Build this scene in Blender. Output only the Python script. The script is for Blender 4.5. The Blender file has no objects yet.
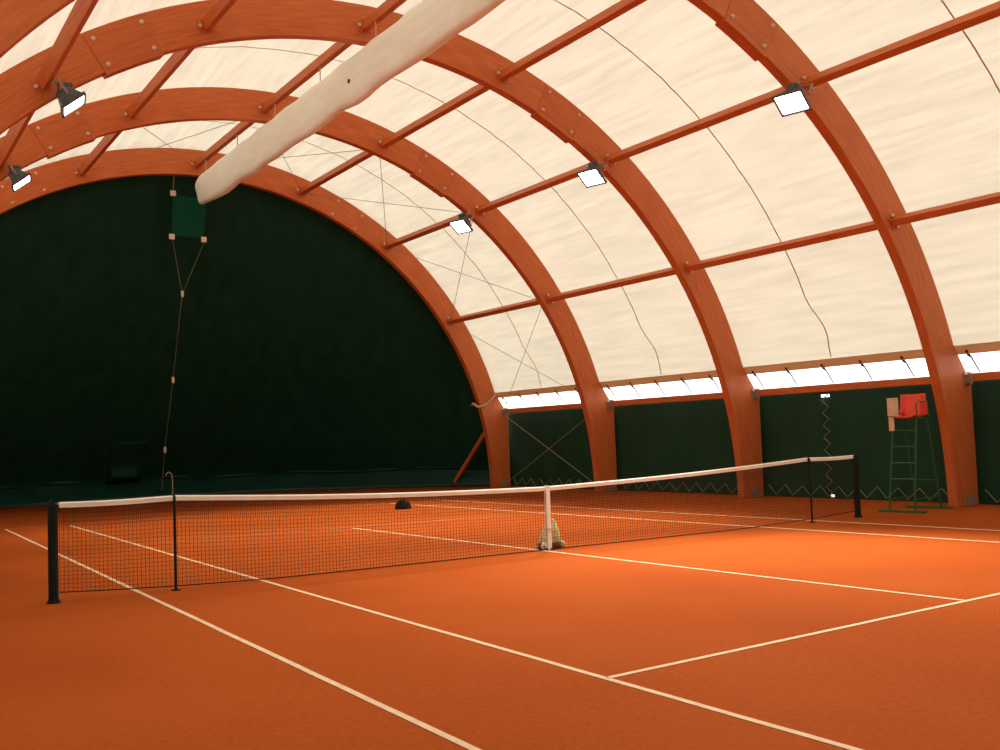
import bpy, bmesh, math, random
from mathutils import Vector, Matrix
random.seed(7)
PI = math.pi
scene = bpy.context.scene
COL = scene.collection
R = math.radians

# ------------------------------------------------------------------ materials
def new_mat(name):
    m = bpy.data.materials.new(name); m.use_nodes = True
    nt = m.node_tree
    return m, nt, nt.nodes['Principled BSDF']

def node(nt, typ, **kw):
    n = nt.nodes.new(typ)
    for k, v in kw.items():
        if k.startswith('_'): setattr(n, k[1:], v)
        else: n.inputs[k.replace('_', ' ')].default_value = v
    return n

def math_n(nt, op, a, b=None):
    n = nt.nodes.new('ShaderNodeMath'); n.operation = op
    for i, v in enumerate((a, b)):
        if v is None: continue
        if isinstance(v, (int, float)): n.inputs[i].default_value = v
        else: nt.links.new(v, n.inputs[i])
    return n.outputs[0]

def noise_mat(name, c1, c2, scale=(1, 1, 1), nscale=5.0, rough=0.6, spec=0.3, bump=0.0, detail=4.0, lo=0.3, hi=0.7, metallic=0.0):
    m, nt, p = new_mat(name)
    tc = nt.nodes.new('ShaderNodeTexCoord')
    mp = node(nt, 'ShaderNodeMapping'); mp.inputs['Scale'].default_value = scale
    nt.links.new(tc.outputs['Object'], mp.inputs['Vector'])
    nz = node(nt, 'ShaderNodeTexNoise', Scale=nscale, Detail=detail)
    nt.links.new(mp.outputs['Vector'], nz.inputs['Vector'])
    rp = nt.nodes.new('ShaderNodeValToRGB')
    rp.color_ramp.elements[0].position = lo; rp.color_ramp.elements[1].position = hi
    rp.color_ramp.elements[0].color = (*c1, 1); rp.color_ramp.elements[1].color = (*c2, 1)
    nt.links.new(nz.outputs['Fac'], rp.inputs['Fac'])
    nt.links.new(rp.outputs['Color'], p.inputs['Base Color'])
    p.inputs['Roughness'].default_value = rough
    p.inputs['Specular IOR Level'].default_value = spec
    p.inputs['Metallic'].default_value = metallic
    if bump:
        b = node(nt, 'ShaderNodeBump', Strength=bump, Distance=0.02)
        nt.links.new(nz.outputs['Fac'], b.inputs['Height'])
        nt.links.new(b.outputs['Normal'], p.inputs['Normal'])
    return m

def floor_mat():
    m, nt, p = new_mat('clay')
    tc = nt.nodes.new('ShaderNodeTexCoord')
    big = node(nt, 'ShaderNodeTexNoise', Scale=0.35, Detail=3.0)
    fine = node(nt, 'ShaderNodeTexNoise', Scale=22.0, Detail=5.0)
    grain = node(nt, 'ShaderNodeTexNoise', Scale=160.0, Detail=2.0)
    for n in (big, fine, grain): nt.links.new(tc.outputs['Object'], n.inputs['Vector'])
    s = math_n(nt, 'ADD', math_n(nt, 'MULTIPLY', big.outputs['Fac'], 0.4), math_n(nt, 'ADD', math_n(nt, 'MULTIPLY', fine.outputs['Fac'], 0.35), math_n(nt, 'MULTIPLY', grain.outputs['Fac'], 0.25)))
    rp = nt.nodes.new('ShaderNodeValToRGB')
    rp.color_ramp.elements[0].position = 0.36; rp.color_ramp.elements[1].position = 0.64
    rp.color_ramp.elements[0].color = (*CLAY1, 1); rp.color_ramp.elements[1].color = (*CLAY2, 1)
    nt.links.new(s, rp.inputs['Fac']); nt.links.new(rp.outputs['Color'], p.inputs['Base Color'])
    p.inputs['Roughness'].default_value = 1.0; p.inputs['Specular IOR Level'].default_value = 0.015
    b = node(nt, 'ShaderNodeBump', Strength=0.25, Distance=0.01)
    nt.links.new(s, b.inputs['Height']); nt.links.new(b.outputs['Normal'], p.inputs['Normal'])
    return m

def arch_wood(name, c1, c2):
    """grain that runs along the curve of the laminated ribs"""
    m, nt, p = new_mat(name)
    tc = nt.nodes.new('ShaderNodeTexCoord')
    sp = nt.nodes.new('ShaderNodeSeparateXYZ'); nt.links.new(tc.outputs['Object'], sp.inputs[0])
    x, y, z = sp.outputs
    r = math_n(nt, 'SQRT', math_n(nt, 'ADD', math_n(nt, 'MULTIPLY', x, x), math_n(nt, 'MULTIPLY', z, z)))
    a = math_n(nt, 'ARCTAN2', z, x)
    cb = nt.nodes.new('ShaderNodeCombineXYZ')
    nt.links.new(math_n(nt, 'MULTIPLY', r, 26.0), cb.inputs[0]); nt.links.new(math_n(nt, 'MULTIPLY', a, 16.0), cb.inputs[1]); nt.links.new(math_n(nt, 'MULTIPLY', y, 26.0), cb.inputs[2])
    nz = node(nt, 'ShaderNodeTexNoise', Scale=1.0, Detail=5.0); nt.links.new(cb.outputs[0], nz.inputs['Vector'])
    rp = nt.nodes.new('ShaderNodeValToRGB')
    rp.color_ramp.elements[0].position = 0.3; rp.color_ramp.elements[1].position = 0.72
    rp.color_ramp.elements[0].color = (*c1, 1); rp.color_ramp.elements[1].color = (*c2, 1)
    nt.links.new(nz.outputs['Fac'], rp.inputs['Fac']); nt.links.new(rp.outputs['Color'], p.inputs['Base Color'])
    p.inputs['Roughness'].default_value = 0.5; p.inputs['Specular IOR Level'].default_value = 0.3
    return m

def fabric_translucent(name, trans, refl, streak=0.12):
    m, nt, p = new_mat(name); nt.nodes.remove(p)
    out = nt.nodes['Material Output']
    tc = nt.nodes.new('ShaderNodeTexCoord')
    mp = node(nt, 'ShaderNodeMapping'); mp.inputs['Scale'].default_value = (3.4, 0.26, 3.4)
    nt.links.new(tc.outputs['Object'], mp.inputs['Vector'])
    nz = node(nt, 'ShaderNodeTexNoise', Scale=2.2, Detail=6.0, Distortion=0.4)
    nt.links.new(mp.outputs['Vector'], nz.inputs['Vector'])
    rp = nt.nodes.new('ShaderNodeValToRGB')
    rp.color_ramp.elements[0].position = 0.32; rp.color_ramp.elements[1].position = 0.7
    rp.color_ramp.elements[0].color = (*[c * (1 - streak) for c in trans], 1)
    rp.color_ramp.elements[1].color = (*[c * (1 + streak * .5) for c in trans], 1)
    nt.links.new(nz.outputs['Fac'], rp.inputs['Fac'])
    tr = nt.nodes.new('ShaderNodeBsdfTranslucent'); nt.links.new(rp.outputs['Color'], tr.inputs['Color'])
    df = nt.nodes.new('ShaderNodeBsdfDiffuse'); df.inputs['Color'].default_value = (*refl, 1)
    ad = nt.nodes.new('ShaderNodeAddShader')
    nt.links.new(tr.outputs[0], ad.inputs[0]); nt.links.new(df.outputs[0], ad.inputs[1])
    nt.links.new(ad.outputs[0], out.inputs['Surface'])
    return m

def emit_mat(name, c, s):
    m, nt, p = new_mat(name)
    p.inputs['Base Color'].default_value = (.8, .8, .8, 1)
    p.inputs['Emission Color'].default_value = (*c, 1); p.inputs['Emission Strength'].default_value = s
    return m

def film_mat():
    m, nt, p = new_mat('clear_film'); nt.nodes.remove(p)
    out = nt.nodes['Material Output']
    t = nt.nodes.new('ShaderNodeBsdfTransparent'); t.inputs['Color'].default_value = (.93, .93, .93, 1)
    g = nt.nodes.new('ShaderNodeBsdfGlossy'); g.inputs['Roughness'].default_value = 0.2
    mx = nt.nodes.new('ShaderNodeMixShader')
    nz = node(nt, 'ShaderNodeTexNoise', Scale=3.0)
    nt.links.new(math_n(nt, 'MULTIPLY', nz.outputs['Fac'], 0.12), mx.inputs[0])
    nt.links.new(t.outputs[0], mx.inputs[1]); nt.links.new(g.outputs[0], mx.inputs[2])
    nt.links.new(mx.outputs[0], out.inputs['Surface'])
    return m

CLAY1 = (.265, .049, .0082); CLAY2 = (.355, .077, .0140)
M = {}
M['clay'] = floor_mat()
M['arch'] = arch_wood('laminated_timber', (.50, .112, .024), (.66, .170, .041))
M['timber'] = noise_mat('purlin_timber', (.49, .107, .023), (.64, .160, .038), (9, .7, 9), 3.0, .5, .3)
M['plate'] = arch_wood('splice_timber', (.47, .103, .022), (.61, .150, .036))
M['line'] = noise_mat('line_tape', (.56, .39, .24), (.68, .50, .33), (1, 1, 1), 9.0, .8, .1)
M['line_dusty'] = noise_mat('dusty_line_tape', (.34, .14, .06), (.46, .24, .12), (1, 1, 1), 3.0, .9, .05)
M['roof'] = fabric_translucent('roof_membrane', (.350, .318, .248), (.32, .33, .30), .14)
M['hem'] = fabric_translucent('hem_fabric', (.25, .165, .095), (.46, .32, .2), .05)
M['seam'] = fabric_translucent('seam_tape', (.26, .185, .11), (.45, .35, .24), .05)
M['bag'] = noise_mat('white_canvas', (.88, .85, .75), (.95, .93, .85), (3, .6, 3), 2.2, .7, .1, .5)
M['green_end'] = noise_mat('dark_green_curtain', (.0075, .0400, .0240), (.0115, .0540, .0320), (1.4, 1.4, .15), 1.5, .6, .07, .15)
M['green_side'] = noise_mat('green_curtain', (.0150, .050, .026), (.0200, .062, .034), (1, .8, .3), 2.5, .6, .08, .1)
M['green_skirt'] = noise_mat('green_skirt', (.004, .032, .021), (.007, .052, .036), (1, 1, 3), 2.0, .4, .35, .3)
M['green_panel'] = noise_mat('green_panel', (.006, .052, .028), (.008, .064, .036), (1, 1, 1), 4, .8, .03)
M['post'] = noise_mat('dark_post_paint', (.006, .012, .009), (.011, .018, .013), (1, 1, 1), 12, .55, .15)
M['cord'] = noise_mat('black_net_cord', (.018, .012, .010), (.03, .02, .016), (1, 1, 1), 20, .8, .1)
M['band'] = noise_mat('white_net_band', (.84, .80, .70), (.92, .89, .80), (1, 1, 1), 6, .6, .2)
M['rope'] = noise_mat('tan_rope', (.17, .16, .10), (.26, .23, .15), (1, 1, 1), 30, .8, .1)
M['pale_rope'] = noise_mat('pale_rope', (.55, .36, .22), (.66, .45, .3), (1, 1, 1), 30, .8, .1)
M['wire'] = noise_mat('bracing_steel', (.30, .23, .13), (.38, .30, .18), (1, 1, 1), 10, .5, .3)
M['steel'] = noise_mat('grey_steel', (.26, .16, .11), (.36, .24, .18), (1, 1, 1), 15, .5, .4)
M['bolt'] = noise_mat('zinc_bolt', (.62, .50, .40), (.75, .62, .5), (1, 1, 1), 15, .4, .5)
M['dark'] = noise_mat('dark_clip', (.02, .02, .022), (.035, .033, .033), (1, 1, 1), 15, .5, .3)
M['lamp_body'] = noise_mat('lamp_housing', (.05, .05, .055), (.09, .09, .095), (1, 1, 1), 15, .4, .4)
M['lamp_face'] = emit_mat('lamp_glass', (.92, .96, 1.0), 14.0)
M['film'] = film_mat()
M['chair_green'] = noise_mat('green_tube_paint', (.014, .085, .022), (.022, .12, .032), (1, 1, 1), 14, .45, .3)
M['red'] = noise_mat('red_plastic', (.72, .055, .028), (.85, .075, .038), (1, 1, 1), 6, .4, .4)
M['cream'] = noise_mat('cream_board', (.62, .42, .27), (.72, .50, .33), (1, 1, 1), 6, .6, .2)
M['sack'] = noise_mat('sack_canvas', (.38, .26, .10), (.66, .52, .28), (1, 1, 2), 9, .85, .1, .6)
M['sack_base'] = noise_mat('sack_base', (.16, .06, .035), (.24, .09, .05), (1, 1, 1), 12, .9, .1)
M['sack_white'] = noise_mat('sack_white', (.75, .66, .5), (.85, .78, .62), (1, 1, 1), 12, .8, .1)
M['black'] = noise_mat('black_fabric', (.008, .007, .006), (.022, .016, .012), (1, 1, 1), 10, .8, .15, .4)
M['gravel'] = noise_mat('outside_concrete', (.68, .66, .62), (.8, .78, .74), (1, 1, 1), 2, .9, .1)

# ------------------------------------------------------------------ helpers
class MB:
    def __init__(s): s.v = []; s.f = []
    def add(s, vs, fs):
        o = len(s.v); s.v += [tuple(v) for v in vs]; s.f += [tuple(i + o for i in f) for f in fs]
    def box(s, c, size, rot=None):
        hx, hy, hz = [d / 2 for d in size]; c = Vector(c)
        vs = [Vector((x, y, z)) for x in (-hx, hx) for y in (-hy, hy) for z in (-hz, hz)]
        if rot is not None: vs = [rot @ v for v in vs]
        s.add([c + v for v in vs], [(0, 1, 3, 2), (4, 6, 7, 5), (0, 4, 5, 1), (2, 3, 7, 6), (0, 2, 6, 4), (1, 5, 7, 3)])
    def tube(s, pts, rad, n=8, cap=True):
        pts = [Vector(p) for p in pts]; rings = []
        rads = rad if isinstance(rad, (list, tuple)) else [rad] * len(pts)
        prev = None
        for i, p in enumerate(pts):
            t = (pts[min(i + 1, len(pts) - 1)] - pts[max(i - 1, 0)]).normalized()
            if prev is None:
                up = Vector((0, 0, 1)) if abs(t.z) < .9 else Vector((1, 0, 0))
                a = t.cross(up).normalized()
            else: a = (prev - t * prev.dot(t)).normalized()
            prev = a; b = t.cross(a)
            rings.append([p + (a * math.cos(2 * PI * k / n) + b * math.sin(2 * PI * k / n)) * rads[i] for k in range(n)])
        fs = []
        for i in range(len(pts) - 1):
            for k in range(n):
                fs.append((i * n + k, i * n + (k + 1) % n, (i + 1) * n + (k + 1) % n, (i + 1) * n + k))
        if cap:
            fs.append(tuple(reversed(range(n)))); fs.append(tuple((len(pts) - 1) * n + k for k in range(n)))
        s.add([v for r in rings for v in r], fs)
    def beam(s, a, b, w, h, up=(0, 0, 1)):
        """rectangular bar from a to b; w sideways, h along up"""
        a, b = Vector(a), Vector(b); t = (b - a).normalized(); up = Vector(up)
        sd = t.cross(up).normalized(); u = sd.cross(t)
        vs = [p + sd * (i * w / 2) + u * (j * h / 2) for p in (a, b) for i, j in ((-1, -1), (1, -1), (1, 1), (-1, 1))]
        s.add(vs, [(0, 1, 2, 3), (7, 6, 5, 4), (0, 4, 5, 1), (1, 5, 6, 2), (2, 6, 7, 3), (3, 7, 4, 0)])
    def grid(s, fn, nu, nv, thick=None):
        vs = [fn(i / nu, j / nv) for i in range(nu + 1) for j in range(nv + 1)]
        s.add(vs, [(i * (nv + 1) + j, (i + 1) * (nv + 1) + j, (i + 1) * (nv + 1) + j + 1, i * (nv + 1) + j + 1) for i in range(nu) for j in range(nv)])
    def build(s, name, mat, parent=None, loc=None, smooth=False, bevel=0, solid=0, inv=None):
        me = bpy.data.meshes.new(name)
        vs = s.v
        if inv is not None: vs = [tuple(inv @ Vector(v)) for v in vs]
        me.from_pydata(vs, [], s.f)
        bm = bmesh.new(); bm.from_mesh(me)
        bmesh.ops.recalc_face_normals(bm, faces=bm.faces); bm.to_mesh(me); bm.free()
        me.materials.append(mat)
        if smooth:
            for p in me.polygons: p.use_smooth = True
        o = bpy.data.objects.new(name, me); COL.objects.link(o)
        if parent is not None: o.parent = parent
        if loc is not None: o.location = loc
        if solid:
            md = o.modifiers.new('Solidify', 'SOLIDIFY'); md.thickness = solid; md.offset = 0
        if bevel:
            md = o.modifiers.new('Bevel', 'BEVEL'); md.width = bevel; md.segments = 2; md.limit_method = 'ANGLE'; md.angle_limit = R(40)
        return o

def tag(o, label, cat, group=None):
    o['label'] = label; o['category'] = cat
    if group: o['group'] = group
    return o
def struct(o): o['kind'] = 'structure'; return o
def empty(name, loc=(0, 0, 0), rz=0):
    o = bpy.data.objects.new(name, None); COL.objects.link(o)
    o.location = loc; o.rotation_euler = (0, 0, rz); o.empty_display_size = .2
    return o
def copy_tree(o, parent=None):
    c = o.copy(); COL.objects.link(c)
    if parent is not None: c.parent = parent
    for ch in list(o.children): copy_tree(ch, c)
    return c

# ------------------------------------------------------------------ dimensions
XC = 0.06
YA = [16.135, 10.72, 5.305, -0.11, -5.525, -10.94, -16.355]   # front face of every arch, far to near
AI, BI, AO, BO, WA = 9.13, 9.05, 9.78, 9.76, 0.2
RP = 9.35
RM = 9.84                                                        # membrane radius
def pol(r, deg): return XC + r * math.cos(R(deg)), r * math.sin(R(deg))

# ------------------------------------------------------------------ floor, ground outside
b = MB(); b.box((0, 0, -.03), (20.6, 49, .06)); struct(b.build('floor', M['clay']))
b = MB(); b.box((0, 0, -.12), (300, 300, .1)); struct(b.build('ground', M['gravel']))

# court lines
def court_line(p, q, w, label, mat='line'):
    a, c = Vector((*p, 0)), Vector((*q, 0)); t = (c - a).normalized(); n = Vector((-t.y, t.x, 0)); L = (c - a).length
    m = MB(); N = max(2, int(L / .5))
    vs = []
    for i in range(N + 1):
        pt = a + t * (L * i / N); wob = random.uniform(-.0025, .0025)
        for s_, z in ((-1, 0.0005), (-1, .004), (1, .004), (1, .0005)):
            vs.append(pt + n * (s_ * w / 2 + wob) + Vector((0, 0, z)))
    fs = [(0, 1, 2, 3), (4 * N + 3, 4 * N + 2, 4 * N + 1, 4 * N)]
    for i in range(N):
        for k in range(4):
            fs.append((4 * i + k, 4 * i + (k + 1) % 4, 4 * i + 4 + (k + 1) % 4, 4 * i + 4 + k))
    m.add(vs, fs)
    tag(m.build('court_line', M[mat]), label, 'line', 'white lines of the tennis court')
court_line((-5.62, -9.6), (-5.29, 12.86), .05, 'long white doubles sideline nearest the left wall, outermost line on the left')
court_line((-4.115, -10.2), (-4.04, 12.6), .05, 'long white singles sideline on the left, just inside the outermost left line')
court_line((-4.09, -6.49), (4.5, -6.09), .05, 'white service line on the near side of the net, crossing the foreground')
court_line((.13, -6.26), (-.235, 6.1), .05, 'white centre service line passing under the net at its strap')
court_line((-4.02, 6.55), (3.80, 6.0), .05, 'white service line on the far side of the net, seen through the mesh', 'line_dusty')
court_line((4.5, -6.2), (3.62, 12.3), .06, 'white singles sideline on the right, second line from the umpire chair')
court_line((5.83, -5.2), (4.95, 12.2), .06, 'white doubles sideline on the right, nearest the umpire chair')
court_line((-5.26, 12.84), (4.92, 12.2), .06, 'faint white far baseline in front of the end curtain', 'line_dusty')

# ------------------------------------------------------------------ arches
def outer_profile(N):
    pts = []
    zc = 3.0
    for i in range(N + 1):
        t = PI * i / N
        x, z = AO * math.cos(t), BO * math.sin(t)
        if z < zc:
            xk = AO * math.sqrt(1 - (zc / BO) ** 2); sg = 1 if x > 0 else -1
            zt = zc * (i if x > 0 else N - i) / max(1, sum(1 for k in range(N // 2) if BO * math.sin(PI * k / N) < zc))
            zt = min(zt, zc)
            x = sg * (AO if zt <= 2.3 else AO + (xk - AO) * (zt - 2.3) / (zc - 2.3)); z = zt
        pts.append((x, z))
    return pts
def make_arch(plates=True):
    root = empty('timber_arch', (XC, 0, 0))
    N = 120
    out = outer_profile(N)
    inn = [(AI * math.cos(PI * i / N), BI * math.sin(PI * i / N)) for i in range(N + 1)]
    inn[0] = (AI, 0); inn[-1] = (-AI, 0)
    m = MB()
    for (xi, zi), (xo, zo) in zip(inn, out):
        m.v += [(xi, 0, zi), (xo, 0, zo), (xo, WA, zo), (xi, WA, zi)]
    for i in range(N):
        for k in range(4):
            m.f.append((4 * i + k, 4 * i + (k + 1) % 4, 4 * i + 4 + (k + 1) % 4, 4 * i + 4 + k))
    m.f += [(0, 1, 2, 3), (4 * N + 3, 4 * N + 2, 4 * N + 1, 4 * N)]
    m.build('rib', M['arch'], root, bevel=.008)
    for a0, a1 in ((59.2, 65.6), (115.0, 121.6)):
        m = MB(); K = 8
        for i in range(K + 1):
            t = R(a0 + (a1 - a0) * i / K)
            for r, y in ((9.02, -.018), (9.74, -.018), (9.74, WA + .018), (9.02, WA + .018)):
                m.v.append((r * math.cos(t), y, r * math.sin(t)))
        for i in range(K):
            for k in range(4):
                m.f.append((4 * i + k, 4 * i + (k + 1) % 4, 4 * i + 4 + (k + 1) % 4, 4 * i + 4 + k))
        m.f += [(0, 1, 2, 3), (4 * K + 3, 4 * K + 2, 4 * K + 1, 4 * K)]
        pl = m.build('splice_plate', M['plate'], root, bevel=.006) if plates else root
        for a in (a0 + .7, a1 - .7):
            for r in (9.17, 9.62):
                m = MB(); x, z = r * math.cos(R(a)), r * math.sin(R(a))
                y_ = -.016 if plates else .002
                m.tube([(x, y_, z), (x, y_ - .022, z), (x, y_ - .024, z), (x, y_ - .045, z)], [.036, .036, .020, .018], 8)
                m.build('bolt', M['bolt'], pl)
    for sg in (1, -1):
        m = MB()
        m.box((sg * (AO - .25), -.006, .1), (.32, .012, .2))
        sh = m.build('base_shoe', M['steel'], root, bevel=.004)
        for dx in (.15, .35):
            m = MB(); m.tube([(sg * (AO - dx), -.03, .11), (sg * (AO - dx), -.01, .11)], .018, 6); m.build('bolt', M['steel'], sh)
    return root
arch_labels = ['laminated orange timber arch framing the dark green end curtain, the farthest one',
               'laminated orange timber arch second from the end curtain, carrying the farthest pair of floodlights',
               'laminated orange timber arch spanning the middle of the court, third from the end curtain',
               'laminated orange timber arch whose foot stands right behind the umpire chair, nearest of all']
proto = make_arch()
for k in range(4):
    o = make_arch(False) if k == 0 else proto if k == 1 else copy_tree(proto)
    o.location = (XC, YA[k], 0)
    tag(o, arch_labels[k], 'arch', 'timber arches of the hall')

# ------------------------------------------------------------------ purlins
ROWS = {'R1': 34.1, 'R2': 53.0, 'R3': 71.7, 'T': 90.6, 'L3': 109.3, 'L2': 127.6}
row_txt = {'R1': 'lowest on the right', 'R2': 'second up on the right', 'R3': 'third up on the right', 'T': 'running along the ridge', 'L3': 'first left of the ridge', 'L2': 'second left of the ridge'}
bay_txt = ['between the farthest and second arches', 'between the second and third arches', 'between the third and nearest arches', 'nearer than the nearest arch']
def purlin(row, bay):
    th = R(ROWS[row]); x, z = XC + RP * math.cos(th), RP * math.sin(th)
    y1 = YA[bay] - .002; y0 = YA[bay + 1] + WA + .002
    root = empty('purlin', (x, y1, z))
    L = y1 - y0
    rad = Vector((math.cos(th), 0, math.sin(th)))
    m = MB(); m.beam((0, -.012, 0), (0, -L + .012, 0), .13, .19, rad)
    m.build('timber_bar', M['timber'], root, bevel=.006)
    tg = Vector((-math.sin(th), 0, math.cos(th)))
    m = MB()                                      # hanger plate at the far end, with bolts either side
    m.box((0, -.006, 0), (.26, .012, .24), Matrix((tg, Vector((0, 1, 0)), rad)).transposed())
    m.beam((0, -.012, 0) - rad * .1, Vector((0, -.14, 0)) - rad * .1, .15, .012, rad) if False else None
    m.build('hanger_plate', M['timber'], root)
    for s_ in (1, -1):
        m = MB(); c = tg * (s_ * .12)
        m.tube([c + Vector((0, -.05, 0)), c + Vector((0, -.012, 0))], .034, 8)
        m.build('bolt', M['bolt'], root)
    tag(root, 'orange timber purlin, %s, %s' % (row_txt[row], bay_txt[bay]), 'purlin', 'roof purlins between the arches')
for bay, rows in enumerate((('R1', 'R2', 'R3', 'T', 'L3'), ('R1', 'R2', 'R3', 'T', 'L3', 'L2'), ('R1', 'R2', 'R3', 'T', 'L3', 'L2'), ('R1', 'R2'))):
    for r_ in rows: purlin(r_, bay)

# ------------------------------------------------------------------ roof membrane
T0 = 17.6
ys = []
for k in range(6):
    a, c = YA[k], YA[k + 1]
    ys += [a + (c - a) * i / 12 for i in range(12)]
ys += [YA[6]]
ys = [YA[0] + WA + .05, YA[0] + WA + .05] + ys[1:]; ys[-1] = YA[6] - .1
def mem_r(t, y):
    k = 0
    while k < 5 and y < YA[k + 1]: k += 1
    u = (YA[k] - y) / (YA[k] - YA[k + 1]); u = min(max(u, 0), 1)
    bow = math.sin(PI * u)
    fold = .014 * math.sin(9 * u * PI + 60 * t) * bow * math.sin(23 * t) + .008 * math.sin(140 * t + 3 * y)
    return RM + .02 + .05 * bow * bow + fold * .7
NT = 150
m = MB()
for i in range(NT + 1):
    t = R(T0 + (180 - 2 * T0) * i / NT)
    for j, y in enumerate(ys):
        r = mem_r(t, y) if j else 9.55; m.v.append((XC + r * math.cos(t), y, r * math.sin(t)))
ny = len(ys)
for i in range(NT):
    for j in range(ny - 1): m.f.append((i * ny + j, (i + 1) * ny + j, (i + 1) * ny + j + 1, i * ny + j + 1))
ceiling = struct(m.build('ceiling', M['roof'], smooth=True))
# seams half-way along the visible bays
for k in range(4):
    yc = (YA[k] + YA[k + 1]) / 2 + (.42 if k < 3 else .2)
    m = MB(); K = 110
    for i in range(K + 1):
        deg = T0 + .3 + (180 - 2 * T0 - .6) * i / K
        t = R(deg)
        wig = 0.0
        for d in (deg, 180 - deg):
            if d < 25: wig -= .16 * math.exp(-((d - 21.5) / 2.2) ** 2) + .02 * (25 - d)
        r = mem_r(t, yc + wig) - .015
        m.v += [(XC + r * math.cos(t), yc + wig - .013, r * math.sin(t)), (XC + r * math.cos(t), yc + wig + .013, r * math.sin(t))]
    for i in range(K): m.f.append((2 * i, 2 * i + 1, 2 * i + 3, 2 * i + 2))
    m.build('seam', M['seam'], ceiling, solid=.006)
# hem band at the foot of the membrane
for sg in (1, -1):
    m = MB()
    def hem(u, v, sg=sg):
        y = YA[0] + .2 + (YA[6] - YA[0] - .2) * u
        x0 = RM * math.cos(R(T0)) + .02; z0 = RM * math.sin(R(T0))
        return (XC + sg * (x0 + .05 * v), y, z0 + .03 - .17 * v)
    m.grid(hem, 60, 2); m.build('hem', M['hem'], ceiling, solid=.02)

# ------------------------------------------------------------------ side walls, window strips, eave beams
def side_wall(sg):
    side = 'right' if sg > 0 else 'left'
    x = XC + sg * 9.90
    m = MB()
    # one long curtain sheet, gently rippled; on the right with the two small daylight gaps beside its lacing
    yy = [YA[0] + 1.5]
    while yy[-1] > YA[6]: yy.append(yy[-1] - .12)
    zz = [0, .02, .085, .15, .4, .8, 1.2, 1.6, 2.0, 2.21, 2.27, 2.46]
    gaps = []
    if sg > 0:
        j = min(range(len(yy)), key=lambda q: abs(yy[q] - 3.44))
        gaps = [(j, 1), (j, 9), (j - 1, 9)]
    for y in yy:
        for z in zz:
            m.v.append((x + .02 * math.sin(y * 5.3) * (1 - z / 4) + .012 * math.sin(y * 2.1 + z), y, z))
    nz = len(zz)
    for i in range(len(yy) - 1):
        for k in range(nz - 1):
            if (i, k) in gaps: continue
            m.f.append((i * nz + k, (i + 1) * nz + k, (i + 1) * nz + k + 1, i * nz + k + 1))
    struct(m.build('wall_' + side, M['green_side'], smooth=True, solid=.006))
side_wall(1); side_wall(-1)

XT, ZT = XC + RM * math.cos(R(T0)) + .07, 2.87       # top of the window strip
XB, ZB = XC + 9.72, 2.47
wn = 0
def window(sg, bay, seen):
    global wn
    wn += 1
    y1, y0 = YA[bay], YA[bay + 1] + WA
    if bay == 5: y0 = YA[6]
    s = lambda x: XC + sg * (x - XC)
    m = MB()
    m.grid(lambda u, v: (s(XT + (XB - XT) * v), y1 + (y0 - y1) * u, ZT + (ZB - ZT) * v + .005 * math.sin(u * 30)), 24, 4)
    w = struct(m.build('window_%d' % wn, M['film'], smooth=True))
    if seen:
        n = 5
        for i in range(n):
            y = y1 - .18 - i * (1.0 if bay else .99)
            m = MB()
            a = Vector((s(XT - .015), y, ZT + .05)); c = Vector((s(XB - .03), y - .07, ZB + .02))
            m.tube([a + Vector((0, .03, .02)), a + Vector((0, 0, -.03)), a.lerp(c, .25) + Vector((0, .03, 0)), a.lerp(c, .35), c], [.014, .036, .03, .015, .011], 6)
            m.build('tie', M['dark'], w)
        y = y1 - 2.72
        m = MB(); m.beam((s(XT), y, ZT), (s(XB - .01), y - .05, ZB), .012, .004, (1, 0, 0)); m.build('film_seam', M['pale_rope'], w)
for bay in range(6): window(1, bay, bay < 4)
for bay in range(6): window(-1, bay, False)

eave_lab = ['orange timber eave beam under the window strip beside the farthest arch', 'orange timber eave beam under the window strip, second bay from the end curtain',
            'orange timber eave beam over the green wall behind the umpire chair', 'orange timber eave beam at the right edge, beyond the nearest arch foot']
for bay in range(4):
    y1, y0 = YA[bay] - .003, YA[bay + 1] + WA + .003
    root = empty('eave_beam', (XC + 9.67, y1, 2.40))
    m = MB(); m.beam((0, -.012, 0), (0, y0 - y1 + .012, 0), .12, .15); m.build('timber_bar', M['timber'], root, bevel=.006)
    m = MB(); m.box((-.02, -.006, -.01), (.26, .012, .24)); m.box((-.075, -.08, -.02), (.012, .15, .17))
    pl = m.build('end_bracket', M['steel'], root)
    for dx in (-.1, .06):
        q = MB(); q.tube([(dx, -.045, .07), (dx, -.012, .07)], .03, 8); q.build('bolt', M['bolt'], pl)
    tag(root, eave_lab[bay], 'beam', 'eave beams along the right wall')

# lacing ropes
def lacing(pts, label):
    m = MB(); m.tube(pts, .011, 6)
    tag(m.build('lacing_rope', M['rope']), label, 'rope', 'zigzag lacing ropes of the green wall')
XL = XC + 9.83
lace_lab = ['tan lacing rope zigzagging along the green wall foot beside the farthest arch', 'tan lacing rope zigzagging along the green wall foot between the second and third arches',
            'tan lacing rope zigzagging along the green wall foot behind the right net post', 'tan lacing rope zigzagging along the wall foot right of the nearest arch']
for bay in range(4):
    y = YA[bay] - .12; pts = []; k = 0
    end = YA[bay + 1] + WA + .12
    while y > end:
        pts.append((XL - (.05 if k % 2 else .01), y, .05 if k % 2 else .27 + random.uniform(-.015, .015))); y -= .25; k += 1
    lacing(pts, lace_lab[bay])
pts = []; z = 2.27; k = 0
while z > .03:
    pts.append((XL, 3.44 + (.085 if k % 2 else -.085), z)); z -= .135; k += 1
lacing(pts, 'tan lacing rope zigzagging straight up the green wall behind the right net post')

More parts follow.
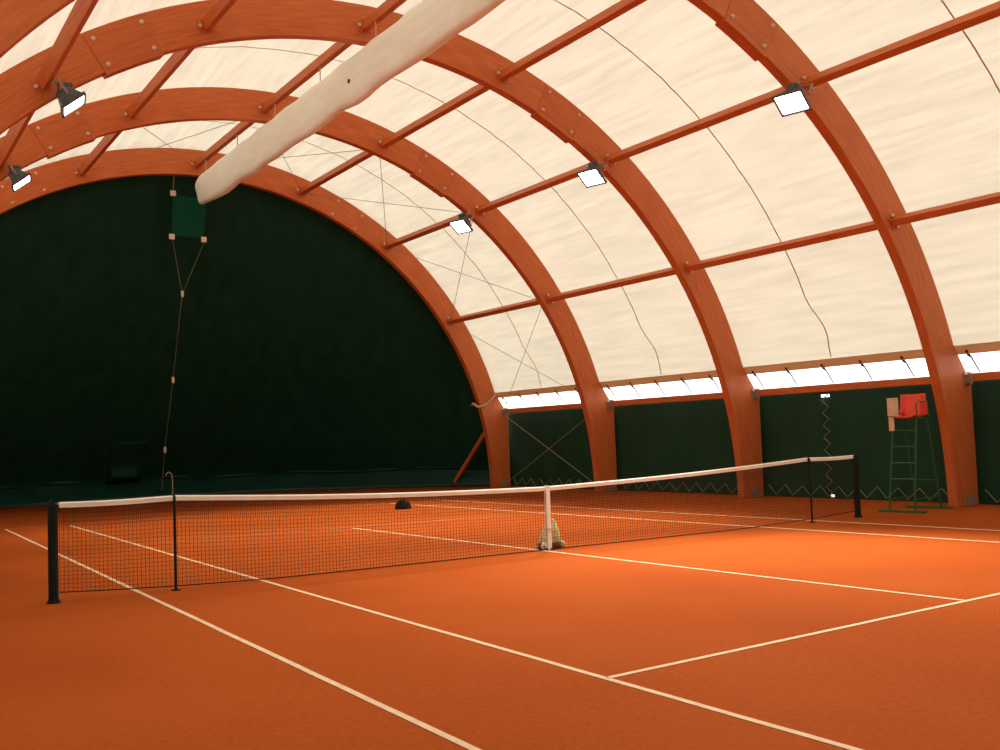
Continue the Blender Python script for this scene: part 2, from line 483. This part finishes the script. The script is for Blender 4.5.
# ------------------------------------------------------------------ bracing cables (farthest bay)
nodes = {n: (9.30, ROWS[n]) for n in ROWS}
def npt(row, arch):
    if row == 'E': x, z = XC + 9.55, 2.36
    elif row == 'G': x, z = XC + 9.5, .06
    else: x, z = pol(9.33, ROWS[row])
    return Vector((x, (YA[0] - .05) if arch == 0 else (YA[1] + WA + .05), z))
nm = {'G': 'foot', 'E': 'eave', 'R1': 'lowest right purlin', 'R2': 'second right purlin', 'R3': 'third right purlin', 'T': 'ridge', 'L3': 'first left purlin'}
order = ['G', 'E', 'R1', 'R2', 'R3', 'T', 'L3']
for lo, up in zip(order[:-1], order[1:]):
    for a, c in ((0, 1), (1, 0)):
        p, q = npt(lo, a), npt(up, c)
        d = (q - p).normalized()
        off = Vector((-.0, 0, 0)) if a == 0 else Vector((-.03, 0, -.03))
        p = p + d * .12 + off; q = q - d * .12 + off
        m = MB(); m.tube([p, p + d * .13, p + d * .14, q - d * .14, q - d * .13, q], [.018, .018, .0075, .0075, .018, .018], 6)
        A_, B_ = ('farthest', 'second') if a == 0 else ('second', 'farthest')
        tag(m.build('bracing_cable', M['wire']), "steel cable from %s arch, %s, up to %s arch, %s" % (A_, nm[lo], B_, nm[up]), 'cable', 'cross bracing cables in the farthest bay')

# ------------------------------------------------------------------ rolled divider curtain under the ridge
m = MB()
Ls = 60; yb0, yb1 = 15.95, -13.0
prof = 20
for i in range(Ls + 1):
    u = i / Ls; y = yb0 + (yb1 - yb0) * u
    if i == 0: sc_ = .45
    elif i == 1: y = yb0 - .12; sc_ = .68
    elif i == 2: y = yb0 - .35; sc_ = .86
    else: sc_ = 1
    if i == 0: y = yb0 + .02
    top = 8.94; bot = 8.0 + .04 * math.sin(y * 1.16) ** 2 + .02 * math.sin(y * 3.1)
    hz = (top - bot) / 2 * sc_; cz = top - .06 * (1 - sc_) - hz
    for k in range(prof):
        t = 2 * PI * k / prof
        cx, sz = math.cos(t), math.sin(t)
        wx = .12 * (1 - .2 * sz) * sc_
        px = math.copysign(abs(cx) ** .7, cx) * wx + .018 * math.sin(y * 4.2 + sz * 3.5) + .006 * math.sin(y * 9 + 5 * sz)
        m.v.append((-.06 + px, y, cz + math.copysign(abs(sz) ** .75, sz) * hz))
for i in range(Ls):
    for k in range(prof): m.f.append((i * prof + k, i * prof + (k + 1) % prof, (i + 1) * prof + (k + 1) % prof, (i + 1) * prof + k))
m.f += [tuple(range(prof)), tuple(Ls * prof + k for k in range(prof))]
root = empty('rolled_curtain', (-.06, yb0, 8.9))
inv = Matrix.Translation((.06, -yb0, -8.9))
m.build('canvas_roll', M['bag'], root, smooth=True, inv=inv)
for yy_ in (15.2, 12.6, 10.0, 7.4, 4.8, 2.2):
    m = MB(); m.tube([(-.06, yy_, 8.88), (-.06, yy_, 9.26)], .012, 6); m.build('hanger_strap', M['pale_rope'], root, inv=inv)
m = MB()
m.tube([(-.20, 5.75, 8.42), (-.165, 5.75, 8.42)], .045, 10); m.build('eyelet', M['dark'], root, inv=inv)
tag(root, 'long rolled-up off-white canvas curtain hung under the roof ridge', 'curtain')

# ------------------------------------------------------------------ far end curtain
YC0 = YA[0] + WA + .06
def foot_y(x):
    u = min(abs(x - XC) / 9.7, 1.0)
    return 16.70 + 6.65 * (1 - u ** 2.3)
ZS = .56
def end_pt(u, v):
    """u across, v from the foot (0) to the arch (1)"""
    x = XC + 9.86 * (-math.cos(PI * u))
    top = BO * .99 * math.sin(PI * u) * 0.985 + .0
    zt = max(top, ZS + .05)
    z = zt * v
    yf = foot_y(x) + .58
    lean = min(1, max(0, (zt - z) / max(zt - ZS, .01))) ** 1.25
    y = YC0 + (yf - YC0) * lean
    # hanging pleats
    pl = -.10 * sum(math.exp(-((x - c_ + .5 * (1 - v) * k_) / .16) ** 2) for c_, k_ in ((-3.1, 0), (-1.0, .2), (2.2, .1), (4.9, 1.2), (6.6, 1.0), (-5.6, -.5))) + .06 * math.sin(x * 2.3 + .35 * v) ** 7 + .02 * math.sin(x * 7.1)
    return (x, max(y + pl * (1 - v) ** .3 * min(1, 6 * (1 - v)), YC0 - .02), z)
m = MB(); m.grid(end_pt, 220, 40)
wb = struct(m.build('wall_back', M['green_end'], smooth=True))
m = MB()
def skirt(u, v):
    x = XC + 9.86 * (-math.cos(PI * u)); y0 = foot_y(x)
    return (x, y0 + .55 * v + .05 * math.sin(x * 3.3) * v, .004 + (ZS + .04) * v + .03 * math.sin(x * 1.7) * v)
m.grid(skirt, 160, 6); m.build('skirt', M['green_skirt'], wb, smooth=True, solid=.008)
# rolled fold lying along the top of the skirt
m = MB(); P = []
for i in range(121):
    x = XC + 9.8 * (-math.cos(PI * i / 120)); P.append((x, foot_y(x) + .5 + .05 * math.sin(x * 3.3), ZS + .06 + .03 * math.sin(x * 1.7)))
m.tube(P, [.035 + .018 * math.sin(i * .9) for i in range(121)], 8); m.build('hem_roll', M['green_skirt'], wb, smooth=True)
# gathered pocket in the curtain
def on_end(x, z):
    u = math.acos(-(x - XC) / 9.86) / PI
    top = max(BO * .99 * math.sin(PI * u) * .985, ZS + .05)
    v = z / top
    return Vector(end_pt(u, v))
px, pz = -.42, 1.16
m = MB()
def pocket(u, v):
    dx = (u - .5) * 1.15 * (1 - .12 * (1 - v)); dz = (v - .5) * 1.4
    p = on_end(px + dx, max(pz + dz, ZS + .02))
    e = (1 - (2 * u - 1) ** 4)
    bag = .42 * e * (math.exp(-((v - .18) / .16) ** 2)) + .05 * e * math.sin(u * 16) * (1 - v) ** .5 + .02
    return (p.x, p.y - bag - .02, p.z)
m.grid(pocket, 28, 22); m.build('pocket', M['green_end'], wb, smooth=True, solid=.01)
# near end curtain (behind the viewer)
m = MB()
def near_pt(u, v):
    x, y, z = end_pt(u, v)
    return (x, YA[6] - .15 - (y - YC0), z)
m.grid(near_pt, 80, 12); struct(m.build('wall_front', M['green_end'], smooth=True))

# hanging green panel with pale corner pads, and its weighted cord
c4 = [Vector((-.60, 16.46, 8.56)), Vector((.355, 16.46, 8.54)), Vector((.22, 16.46, 7.34)), Vector((-.655, 16.46, 7.36))]
root = empty('hanging_panel', (0, 16.95, 8.0)); inv = Matrix.Translation((0, -16.95, -8.0))
m = MB()
def pnl(u, v):
    p = (c4[3].lerp(c4[2], u)).lerp(c4[0].lerp(c4[1], u), v)
    p = p + Vector((0, .04 * math.sin(PI * u) * math.sin(PI * v), -.05 * math.sin(PI * u) * v)); return p
m.grid(pnl, 10, 10); m.build('cloth', M['green_panel'], root, smooth=True, solid=.02, inv=inv)
for c in c4:
    q = MB(); q.box(c + Vector((0, -.03, 0)), (.15, .03, .15)); q.build('corner_pad', M['bolt'], root, bevel=.01, inv=inv)
q = MB()
for c, d in ((c4[0], (-.62, YA[0] + .1, 9.02)), (c4[1], (.37, YA[0] + .1, 9.02))): q.tube([c, d], .012, 6)
q.build('hanging_cord', M['rope'], root, inv=inv)
tag(root, 'square dark green cloth panel with four pale corner pads, high on the end curtain', 'panel')
root = empty('weighted_cord', (-.25, 16.95, 5.88)); inv = Matrix.Translation((.25, -16.95, -5.88))
j = Vector((-.30, 16.80, 5.85)); w2 = Vector((-.30, 17.9, 3.54)); w3 = Vector((-.30, 18.9, 1.57)); w4 = Vector((-.28, 19.4, .40))
m = MB(); m.tube([c4[3] + Vector((.02, -.02, -.09)), j], .0065, 5); m.tube([c4[2] + Vector((0, -.02, -.09)), j], .0065, 5); m.tube([j, w2, w3, w4], .0065, 5)
m.build('cord', M['rope'], root, inv=inv)
for c in (j, w2, w3):
    q = MB(); q.tube([c + Vector((0, -.02, .09)), c + Vector((0, -.02, .06)), c + Vector((0, -.02, -.06)), c + Vector((0, -.02, -.09))], [.02, .04, .04, .02], 8); q.build('weight', M['bolt'], root, smooth=True, inv=inv)
tag(root, 'thin cord with three pale weights hanging down the end curtain under the panel', 'cord')

# raking prop behind the end arch, loop of pipe around that arch
m = MB(); m.beam((XC + 9.2, YA[0] + WA + .05, 1.95), (XC + 8.85, 18.25, .02), .09, .12)
tag(m.build('raking_prop', M['timber']), 'sloping orange timber prop behind the right foot of the farthest arch', 'prop')
m = MB()
P = [(8.56, YA[0] + .1, 2.62), (8.52, YA[0] - .06, 2.66), (8.66, YA[0] - .10, 2.56), (8.95, YA[0] - .11, 2.63), (9.2, YA[0] - .1, 2.82), (9.34, YA[0] - .05, 2.92), (9.37, YA[0] - .02, 2.94)]
def smooth_path(P, n=6):
    P = [Vector(p) for p in P]; out = []
    for i in range(len(P) - 1):
        p0, p1, p2, p3 = P[max(i - 1, 0)], P[i], P[i + 1], P[min(i + 2, len(P) - 1)]
        for k in range(n):
            t = k / n
            out.append(.5 * ((2 * p1) + (p2 - p0) * t + (2 * p0 - 5 * p1 + 4 * p2 - p3) * t * t + (3 * p1 - p0 - 3 * p2 + p3) * t ** 3))
    return out + [P[-1]]
m.tube(smooth_path(P), .034, 8)
tag(m.build('pipe_loop', M['pale_rope'], smooth=True), 'pale curved pipe looped across the right leg of the farthest arch', 'pipe')

# ------------------------------------------------------------------ floodlights
def make_lamp():
    root = empty('floodlight')
    # local: lamp faces -x, tilted down; bracket rises to +z/+x
    tilt = Matrix.Rotation(R(-52), 3, 'Y')
    def T(m): m.v = [tuple(tilt @ Vector(v)) for v in m.v]; return m
    m = MB()
    f = [(-.11, y, z) for y, z in ((-.24, -.19), (.24, -.19), (.24, .19), (-.24, .19))]
    bk = [(.12, y, z) for y, z in ((-.13, -.10), (.13, -.10), (.13, .10), (-.13, .10))]
    m.add(f + bk, [(3, 2, 1, 0), (4, 5, 6, 7), (0, 1, 5, 4), (1, 2, 6, 5), (2, 3, 7, 6), (3, 0, 4, 7)])
    for i in range(5): m.box((.10, -.1 + i * .05, 0), (.10, .012, .22))
    T(m).build('housing', M['lamp_body'], root, bevel=.01)
    m = MB()
    for y, z, sy, sz in ((0, -.2, .52, .03), (0, .2, .52, .03), (-.25, 0, .03, .42), (.25, 0, .03, .42)): m.box((-.12, y, z), (.05, sy, sz))
    T(m).build('bezel', M['lamp_body'], root)
    m = MB(); m.box((-.122, 0, 0), (.012, .46, .36)); T(m).build('lens', M['lamp_face'], root)
    m = MB()
    for s_ in (-1, 1): m.tube([(0, s_ * .27, 0), (.14, s_ * .27, .2)], .018, 6)
    m.tube([(.14, -.27, .2), (.14, .27, .2)], .018, 6); m.tube([(.14, 0, .2), (.24, 0, .34)], .022, 6)
    m.build('bracket', M['steel'], root)
    m = MB(); m.box((.0, .0, .17), (.14, .16, .12)); m.build('ballast', M['lamp_body'], root)
    return root
lamp = make_lamp()
lamp_lab = [(3, 1, 'lit floodlight with glaring white lens on the arch above the umpire chair'), (2, 1, 'lit floodlight with glaring white lens on the right of the third arch from the end'),
            (1, 1, 'lit floodlight with glaring white lens on the right of the second arch from the end'),
            (2, -1, 'lit floodlight in dark housing, upper of the pair on the left side of the roof'), (1, -1, 'lit floodlight in dark housing, lower of the pair on the left side of the roof')]
for i, (a, sg, lab) in enumerate(lamp_lab):
    o = lamp if i == 0 else copy_tree(lamp)
    x, z = (XC + 4.93, 7.02) if sg > 0 else (XC - 5.38, 7.12)
    o.location = (x, YA[a] - .30, z)
    o.rotation_euler = (0, 0, R(14) if sg > 0 else R(180 - 10))
    tag(o, lab, 'floodlight', 'floodlights on the arches')
    ld = bpy.data.lights.new('floodlight_beam', 'SPOT'); ld.energy = (7600 if a == 3 else 3700) if sg > 0 else 900; ld.spot_size = R(86); ld.spot_blend = 1.0; ld.color = (1, .93, .82); ld.shadow_soft_size = .45
    lo = bpy.data.objects.new('floodlight_beam', ld); COL.objects.link(lo)
    d = Vector((-sg * (.54 if a == 3 else .38), {3: -.46, 2: -.22, 1: -.12}[a], -.74)).normalized()
    lo.location = Vector(o.location) + d * .35
    lo.rotation_euler = d.to_track_quat('-Z', 'Y').to_euler()

# ------------------------------------------------------------------ net
PL, PR = Vector((-6.40, .16, 0)), Vector((6.47, -.04, 0))
def net_y(x): return PL.y + (PR.y - PL.y) * (x - PL.x) / (PR.x - PL.x)
def top_z(x):
    if x < -5.11: return 1.075 - .012 * math.sin(PI * (x + 6.4) / 1.29)
    if x > 5.30: return 1.07 - .012 * math.sin(PI * (x - 5.3) / 1.17)
    if x <= 0:
        u = (x + 5.11) / 5.11; return 1.075 + (.885 - 1.075) * u - .035 * math.sin(PI * u)
    u = x / 5.30; return .885 + (1.07 - .885) * u - .03 * math.sin(PI * u)
def bot_z(x):
    a = abs(x)
    return .012 + .10 * max(0, (a - 3.2) / 3.2) ** 2
xl, xr = PL.x + .065, PR.x - .06
net = empty('tennis_net', (0, net_y(0), 0)); inv = Matrix.Translation((0, -net_y(0), 0))
m = MB(); th = .0030; cell = .045
n = int((xr - xl) / cell)
def pt(x, v): return Vector((x, net_y(x), bot_z(x) + (top_z(x) - .03 - bot_z(x)) * v))
for i in range(n + 1):
    x = xl + (xr - xl) * i / n
    lean = .018 * math.sin(i * .37)
    p, q = pt(x, 0), pt(x, 1)
    p.y += lean * .3
    m.beam(p, q, th, th, (0, 1, 0))
for i in range(n):                                     # doubled mesh under the band
    x = xl + (xr - xl) * (i + .5) / n
    p, q = pt(x, .76), pt(x, 1); p.y += .006; q.y += .006
    m.beam(p, q, th, th, (0, 1, 0))
rows = 21
for k in range(rows + 1):
    v = k / rows
    pts_ = [pt(xl + (xr - xl) * i / 48, v) for i in range(49)]
    for a, c in zip(pts_[:-1], pts_[1:]): m.beam(a, c, th, th)
m.build('netting', M['cord'], net, inv=inv)
m = MB()
def headband(k):
    out = []
    for i in range(81):
        x = xl + (xr - xl) * i / 80; y = net_y(x); z = top_z(x)
        out.append([(x, y - .012, z - .058), (x, y - .014, z - .01), (x, y, z + .004), (x, y + .014, z - .01), (x, y + .012, z - .058)])
    return out
rg = headband(0); m.v = [p for r in rg for p in r]
for i in range(80):
    for k in range(5): m.f.append((i * 5 + k, i * 5 + (k + 1) % 5, (i + 1) * 5 + (k + 1) % 5, (i + 1) * 5 + k))
m.f += [tuple(range(5)), tuple(400 + k for k in range(5))]
m.build('headband', M['band'], net, inv=inv)
m = MB(); m.tube([pt(xl + (xr - xl) * i / 60, 0) for i in range(61)], .007, 6); m.build('bottom_cord', M['cord'], net, inv=inv)
m = MB(); m.tube([(PL.x + .02, PL.y, 1.055), (xl + .03, net_y(xl), top_z(xl) - .02)], .012, 6); m.tube([(xr - .03, net_y(xr), top_z(xr) - .02), (PR.x - .02, PR.y, 1.06)], .012, 6)
m.build('cable', M['pale_rope'], net, inv=inv)
m = MB(); xs = .045
m.beam((xs, net_y(0) - .022, .03), (xs, net_y(0) - .022, top_z(0) + .006), .065, .006, (0, 1, 0))
m.beam((xs, net_y(0) + .022, .03), (xs, net_y(0) + .022, top_z(0) + .006), .065, .006, (0, 1, 0))
m.box((xs, net_y(0), top_z(0) + .008), (.065, .05, .006)); m.box((xs, net_y(0), .015), (.03, .03, .03))
st = m.build('centre_strap', M['band'], net, inv=inv)
m = MB(); m.box((xs, net_y(0) - .03, .30), (.075, .012, .035)); m.build('buckle', M['bolt'], st, inv=inv)
tag(net, 'long black mesh tennis net with a white headband stretched across the court', 'net')

def post(P, h, sg, lab):
    root = empty('net_post', P)
    m = MB(); m.tube([(0, 0, 0), (0, 0, h - .02), (0, 0, h)], [.052, .052, .046], 4 if False else 14); m.build('shaft', M['post'], root, smooth=False)
    m = MB(); m.tube([(0, 0, 0), (0, 0, .02), (0, 0, .025), (0, 0, .05)], [.072, .072, .060, .058], 16); m.build('base_plate', M['post'], root)
    m = MB(); m.tube([(-sg * -.0, -.035, h), (0, .035, h)], .03, 12); m.box((0, 0, h + .005), (.07, .03, .03)); m.build('pulley', M['steel'] if False else M['post'], root)
    tag(root, lab, 'post', 'net posts')
post(PL, 1.075, -1, 'dark green round net post at the left end of the net')
post(PR, 1.06, 1, 'dark green round net post at the right end of the net, by the umpire chair')

def stick(x, h, lab, hook=False):
    root = empty('singles_stick', (x, net_y(x), 0))
    m = MB(); m.tube([(0, -.03, .012), (0, -.03, h - .01)], .016, 8); m.build('rod', M['post'], root)
    m = MB(); m.tube([(0, -.03, 0), (0, -.03, .014)], .05, 12); m.build('foot', M['post'], root)
    m = MB(); m.tube([(0, -.03, h - .1), (0, -.045, h - .02), (0, 0, h + .015), (0, .03, h - .03)], .012, 6); m.build('clip', M['post'], root)
    if hook:
        m = MB(); m.tube(smooth_path([(-.01, .0, h), (-.012, .0, h + .2), (-.03, 0, h + .255), (-.065, 0, h + .265), (-.085, 0, h + .225)], 5), .0055, 6); m.build('wire_hook', M['rope'], root)
    tag(root, lab, 'singles stick', 'singles sticks propping the net')
stick(-5.11, 1.075, 'thin dark singles stick propping the net near its left post', True)
stick(5.30, 1.07, 'thin dark singles stick propping the net near its right post')

# ------------------------------------------------------------------ sack at the net centre
root = empty('canvas_sack', (.20, .26, 0))
m = MB()
NS, NR = 28, 16
for j in range(NR + 1):
    v = j / NR; z = .035 + .385 * v
    for i in range(NS):
        a = 2 * PI * i / NS
        rad = .175 * (1 - v) ** .62 + .012
        rad *= 1 + .10 * math.sin(a * 5 + 2 * v) * (1 - .3 * v) + .05 * math.sin(a * 9 - 5 * v)
        lx = .05 * v * v
        m.v.append((lx + rad * math.cos(a) * 1.08, rad * math.sin(a) * .8, z - .02 * math.sin(a * 3) * (1 - v)))
for j in range(NR):
    for i in range(NS): m.f.append((j * NS + i, j * NS + (i + 1) % NS, (j + 1) * NS + (i + 1) % NS, (j + 1) * NS + i))
m.f += [tuple(range(NS)), tuple(NR * NS + i for i in range(NS))]
m.build('body', M['sack'], root, smooth=True)
m = MB(); m.tube([(0, 0, .0), (0, 0, .03), (0, 0, .075), (0, 0, .095)], [.15, .185, .188, .165], 24); o_ = m.build('base', M['sack_base'], root, smooth=True); o_.scale = (1.1, .85, 1)
for dx, dy in ((-.17, -.09), (.14, -.11)):
    m = MB(); N_ = 10
    m.tube([(dx, dy, .0), (dx, dy, .02), (dx, dy, .05), (dx, dy, .085), (dx, dy, .10)], [.02, .034, .042, .03, .010], 12); m.build('corner_knot', M['sack_white'], root, smooth=True)
tag(root, 'beige canvas sack with brown base, slumped behind the net strap', 'sack')

# ------------------------------------------------------------------ dark bag lying on the far court
root = empty('sports_bag', (2.8, 9.92, 0), R(-32))
m = MB()
for j in range(9):
    v = j / 8; z = .003 + .2 * math.sin(v * PI / 2)
    for i in range(20):
        a = 2 * PI * i / 20; rx = (.19 - .12 * v ** 1.8) * (1 if j < 8 else .6); ry = (.13 - .07 * v ** 1.5) * (1 if j < 8 else .5)
        rx *= 1 + .06 * math.sin(3 * a + v); m.v.append((rx * math.cos(a), ry * math.sin(a), z + .008 * math.sin(4 * a)* (0 < j < 8)))
for j in range(8):
    for i in range(20): m.f.append((j * 20 + i, j * 20 + (i + 1) % 20, (j + 1) * 20 + (i + 1) % 20, (j + 1) * 20 + i))
m.f += [tuple(range(20)), tuple(160 + i for i in range(20))]
m.build('body', M['black'], root, smooth=True)
m = MB(); m.tube(smooth_path([(-.07, -.06, .17), (-.04, -.07, .215), (.04, -.07, .215), (.07, -.06, .17)], 5), .010, 6); m.build('handle', M['black'], root)
tag(root, 'small black bag lying on the clay beyond the net', 'bag')

# ------------------------------------------------------------------ umpire chair
# local frame: x = across (left to right as seen from the court), y = backwards, z up
ch = empty('umpire_chair', (7.62, -.07, 0), R(-79))
W2 = .235
fl = [Vector((s_ * W2, 0, .04)) for s_ in (-1, 1)]; ft = [Vector((s_ * .215, .30, 1.66)) for s_ in (-1, 1)]
rl = [Vector((s_ * W2, 1.06, .04)) for s_ in (-1, 1)]; rt = [Vector((s_ * .215, .73, 1.66)) for s_ in (-1, 1)]
for a, c in list(zip(fl, ft)) + list(zip(rl, rt)):
    m = MB(); m.tube([a, c], .0165, 8); m.build('leg', M['chair_green'], ch)
for k in range(4):
    u = (.56 + .295 * k) / 1.66
    m = MB(); m.tube([fl[0].lerp(ft[0], u), fl[1].lerp(ft[1], u)], .0115, 8); m.build('rung', M['chair_green'], ch)
for y in (0, 1.06):
    m = MB(); m.box((0, y, .02), (.86, .06, .04)); m.build('foot_bar', M['chair_green'], ch, bevel=.005)
m = MB()
m.tube([rl[0].lerp(rt[0], .3), rl[1].lerp(rt[1], .3)], .010, 6)
for s_ in (0, 1): m.tube([fl[s_].lerp(ft[s_], .12), rl[s_].lerp(rt[s_], .12)], .010, 6)
m.build('brace', M['chair_green'], ch)
m = MB(); m.tube([ft[0], ft[1], rt[1], rt[0], ft[0]], .016, 8); m.build('seat_frame', M['chair_green'], ch)
m = MB()                                           # moulded seat shell: pan curving up into the back
def shell(u, v):
    x = (u - .5) * .46
    if v < .5:
        t = v / .5; y = .23 + .44 * t; z = 1.69 - .025 * math.sin(PI * t)
    else:
        t = (v - .5) / .5; y = .67 + .11 * t + .02 * math.sin(PI * t); z = 1.69 + .42 * t
    e = (2 * u - 1) ** 4
    return (x, y - (.10 * e if v > .55 else 0), z + (.05 * e if v <= .55 else 0))
m.grid(shell, 20, 28); m.build('seat', M['red'], ch, smooth=True, solid=.02)
for s_ in (-1, 1):
    m = MB(); x = s_ * .25
    m.tube([(x, .27, 1.66), (x, .25, 1.95), (x, .33, 1.97), (x, .69, 1.97), (x, .75, 1.66)], .012, 8); m.build('armrest', M['chair_green'], ch)
m = MB(); m.box((.25, .55, 1.85), (.012, .30, .24)); m.build('side_panel', M['red'], ch, bevel=.004)
m = MB(); m.box((-.16, .20, 1.88), (.17, .10, .33)); m.build('score_box', M['cream'], ch, bevel=.008)
m = MB(); m.box((-.20, .20, 1.58), (.10, .02, .26)); m.build('hanging_board', M['cream'], ch, bevel=.004)
tag(ch, 'tall green tubular umpire chair with a red seat, beside the right net post', 'umpire chair')

# ------------------------------------------------------------------ world, camera, view
w = bpy.data.worlds.new('World'); scene.world = w; w.use_nodes = True
bg = w.node_tree.nodes['Background']; bg.inputs['Color'].default_value = (1.0, .97, .93, 1); bg.inputs['Strength'].default_value = 2.5

cam = bpy.data.cameras.new('Camera'); co = bpy.data.objects.new('Camera', cam); COL.objects.link(co)
cx, cy, cz, yaw, pitch, roll, f = -8.38308, -12.04464, 1.61916, 0.56757, 0.05823, -0.03647, 1044.947
fwd = Vector((math.sin(yaw) * math.cos(pitch), math.cos(yaw) * math.cos(pitch), math.sin(pitch)))
r0 = fwd.cross(Vector((0, 0, 1))).normalized(); u0 = r0.cross(fwd)
rr = r0 * math.cos(roll) + u0 * math.sin(roll); uu = -r0 * math.sin(roll) + u0 * math.cos(roll)
mw = Matrix((rr, uu, -fwd)).transposed().to_4x4(); mw.translation = (cx, cy, cz)
co.matrix_world = mw
cam.sensor_fit = 'HORIZONTAL'; cam.sensor_width = 36.0; cam.lens = 36.0 * f / 1000.0; cam.clip_end = 500; cam.clip_start = .05
scene.camera = co
vs_ = scene.view_settings
vs_.view_transform = 'Standard'; vs_.look = 'None'; vs_.exposure = 0.0; vs_.gamma = 1.0; vs_.use_curve_mapping = False
scene.cycles.use_denoising = True
scene.cycles.max_bounces = 10; scene.cycles.diffuse_bounces = 5; scene.cycles.transparent_max_bounces = 16
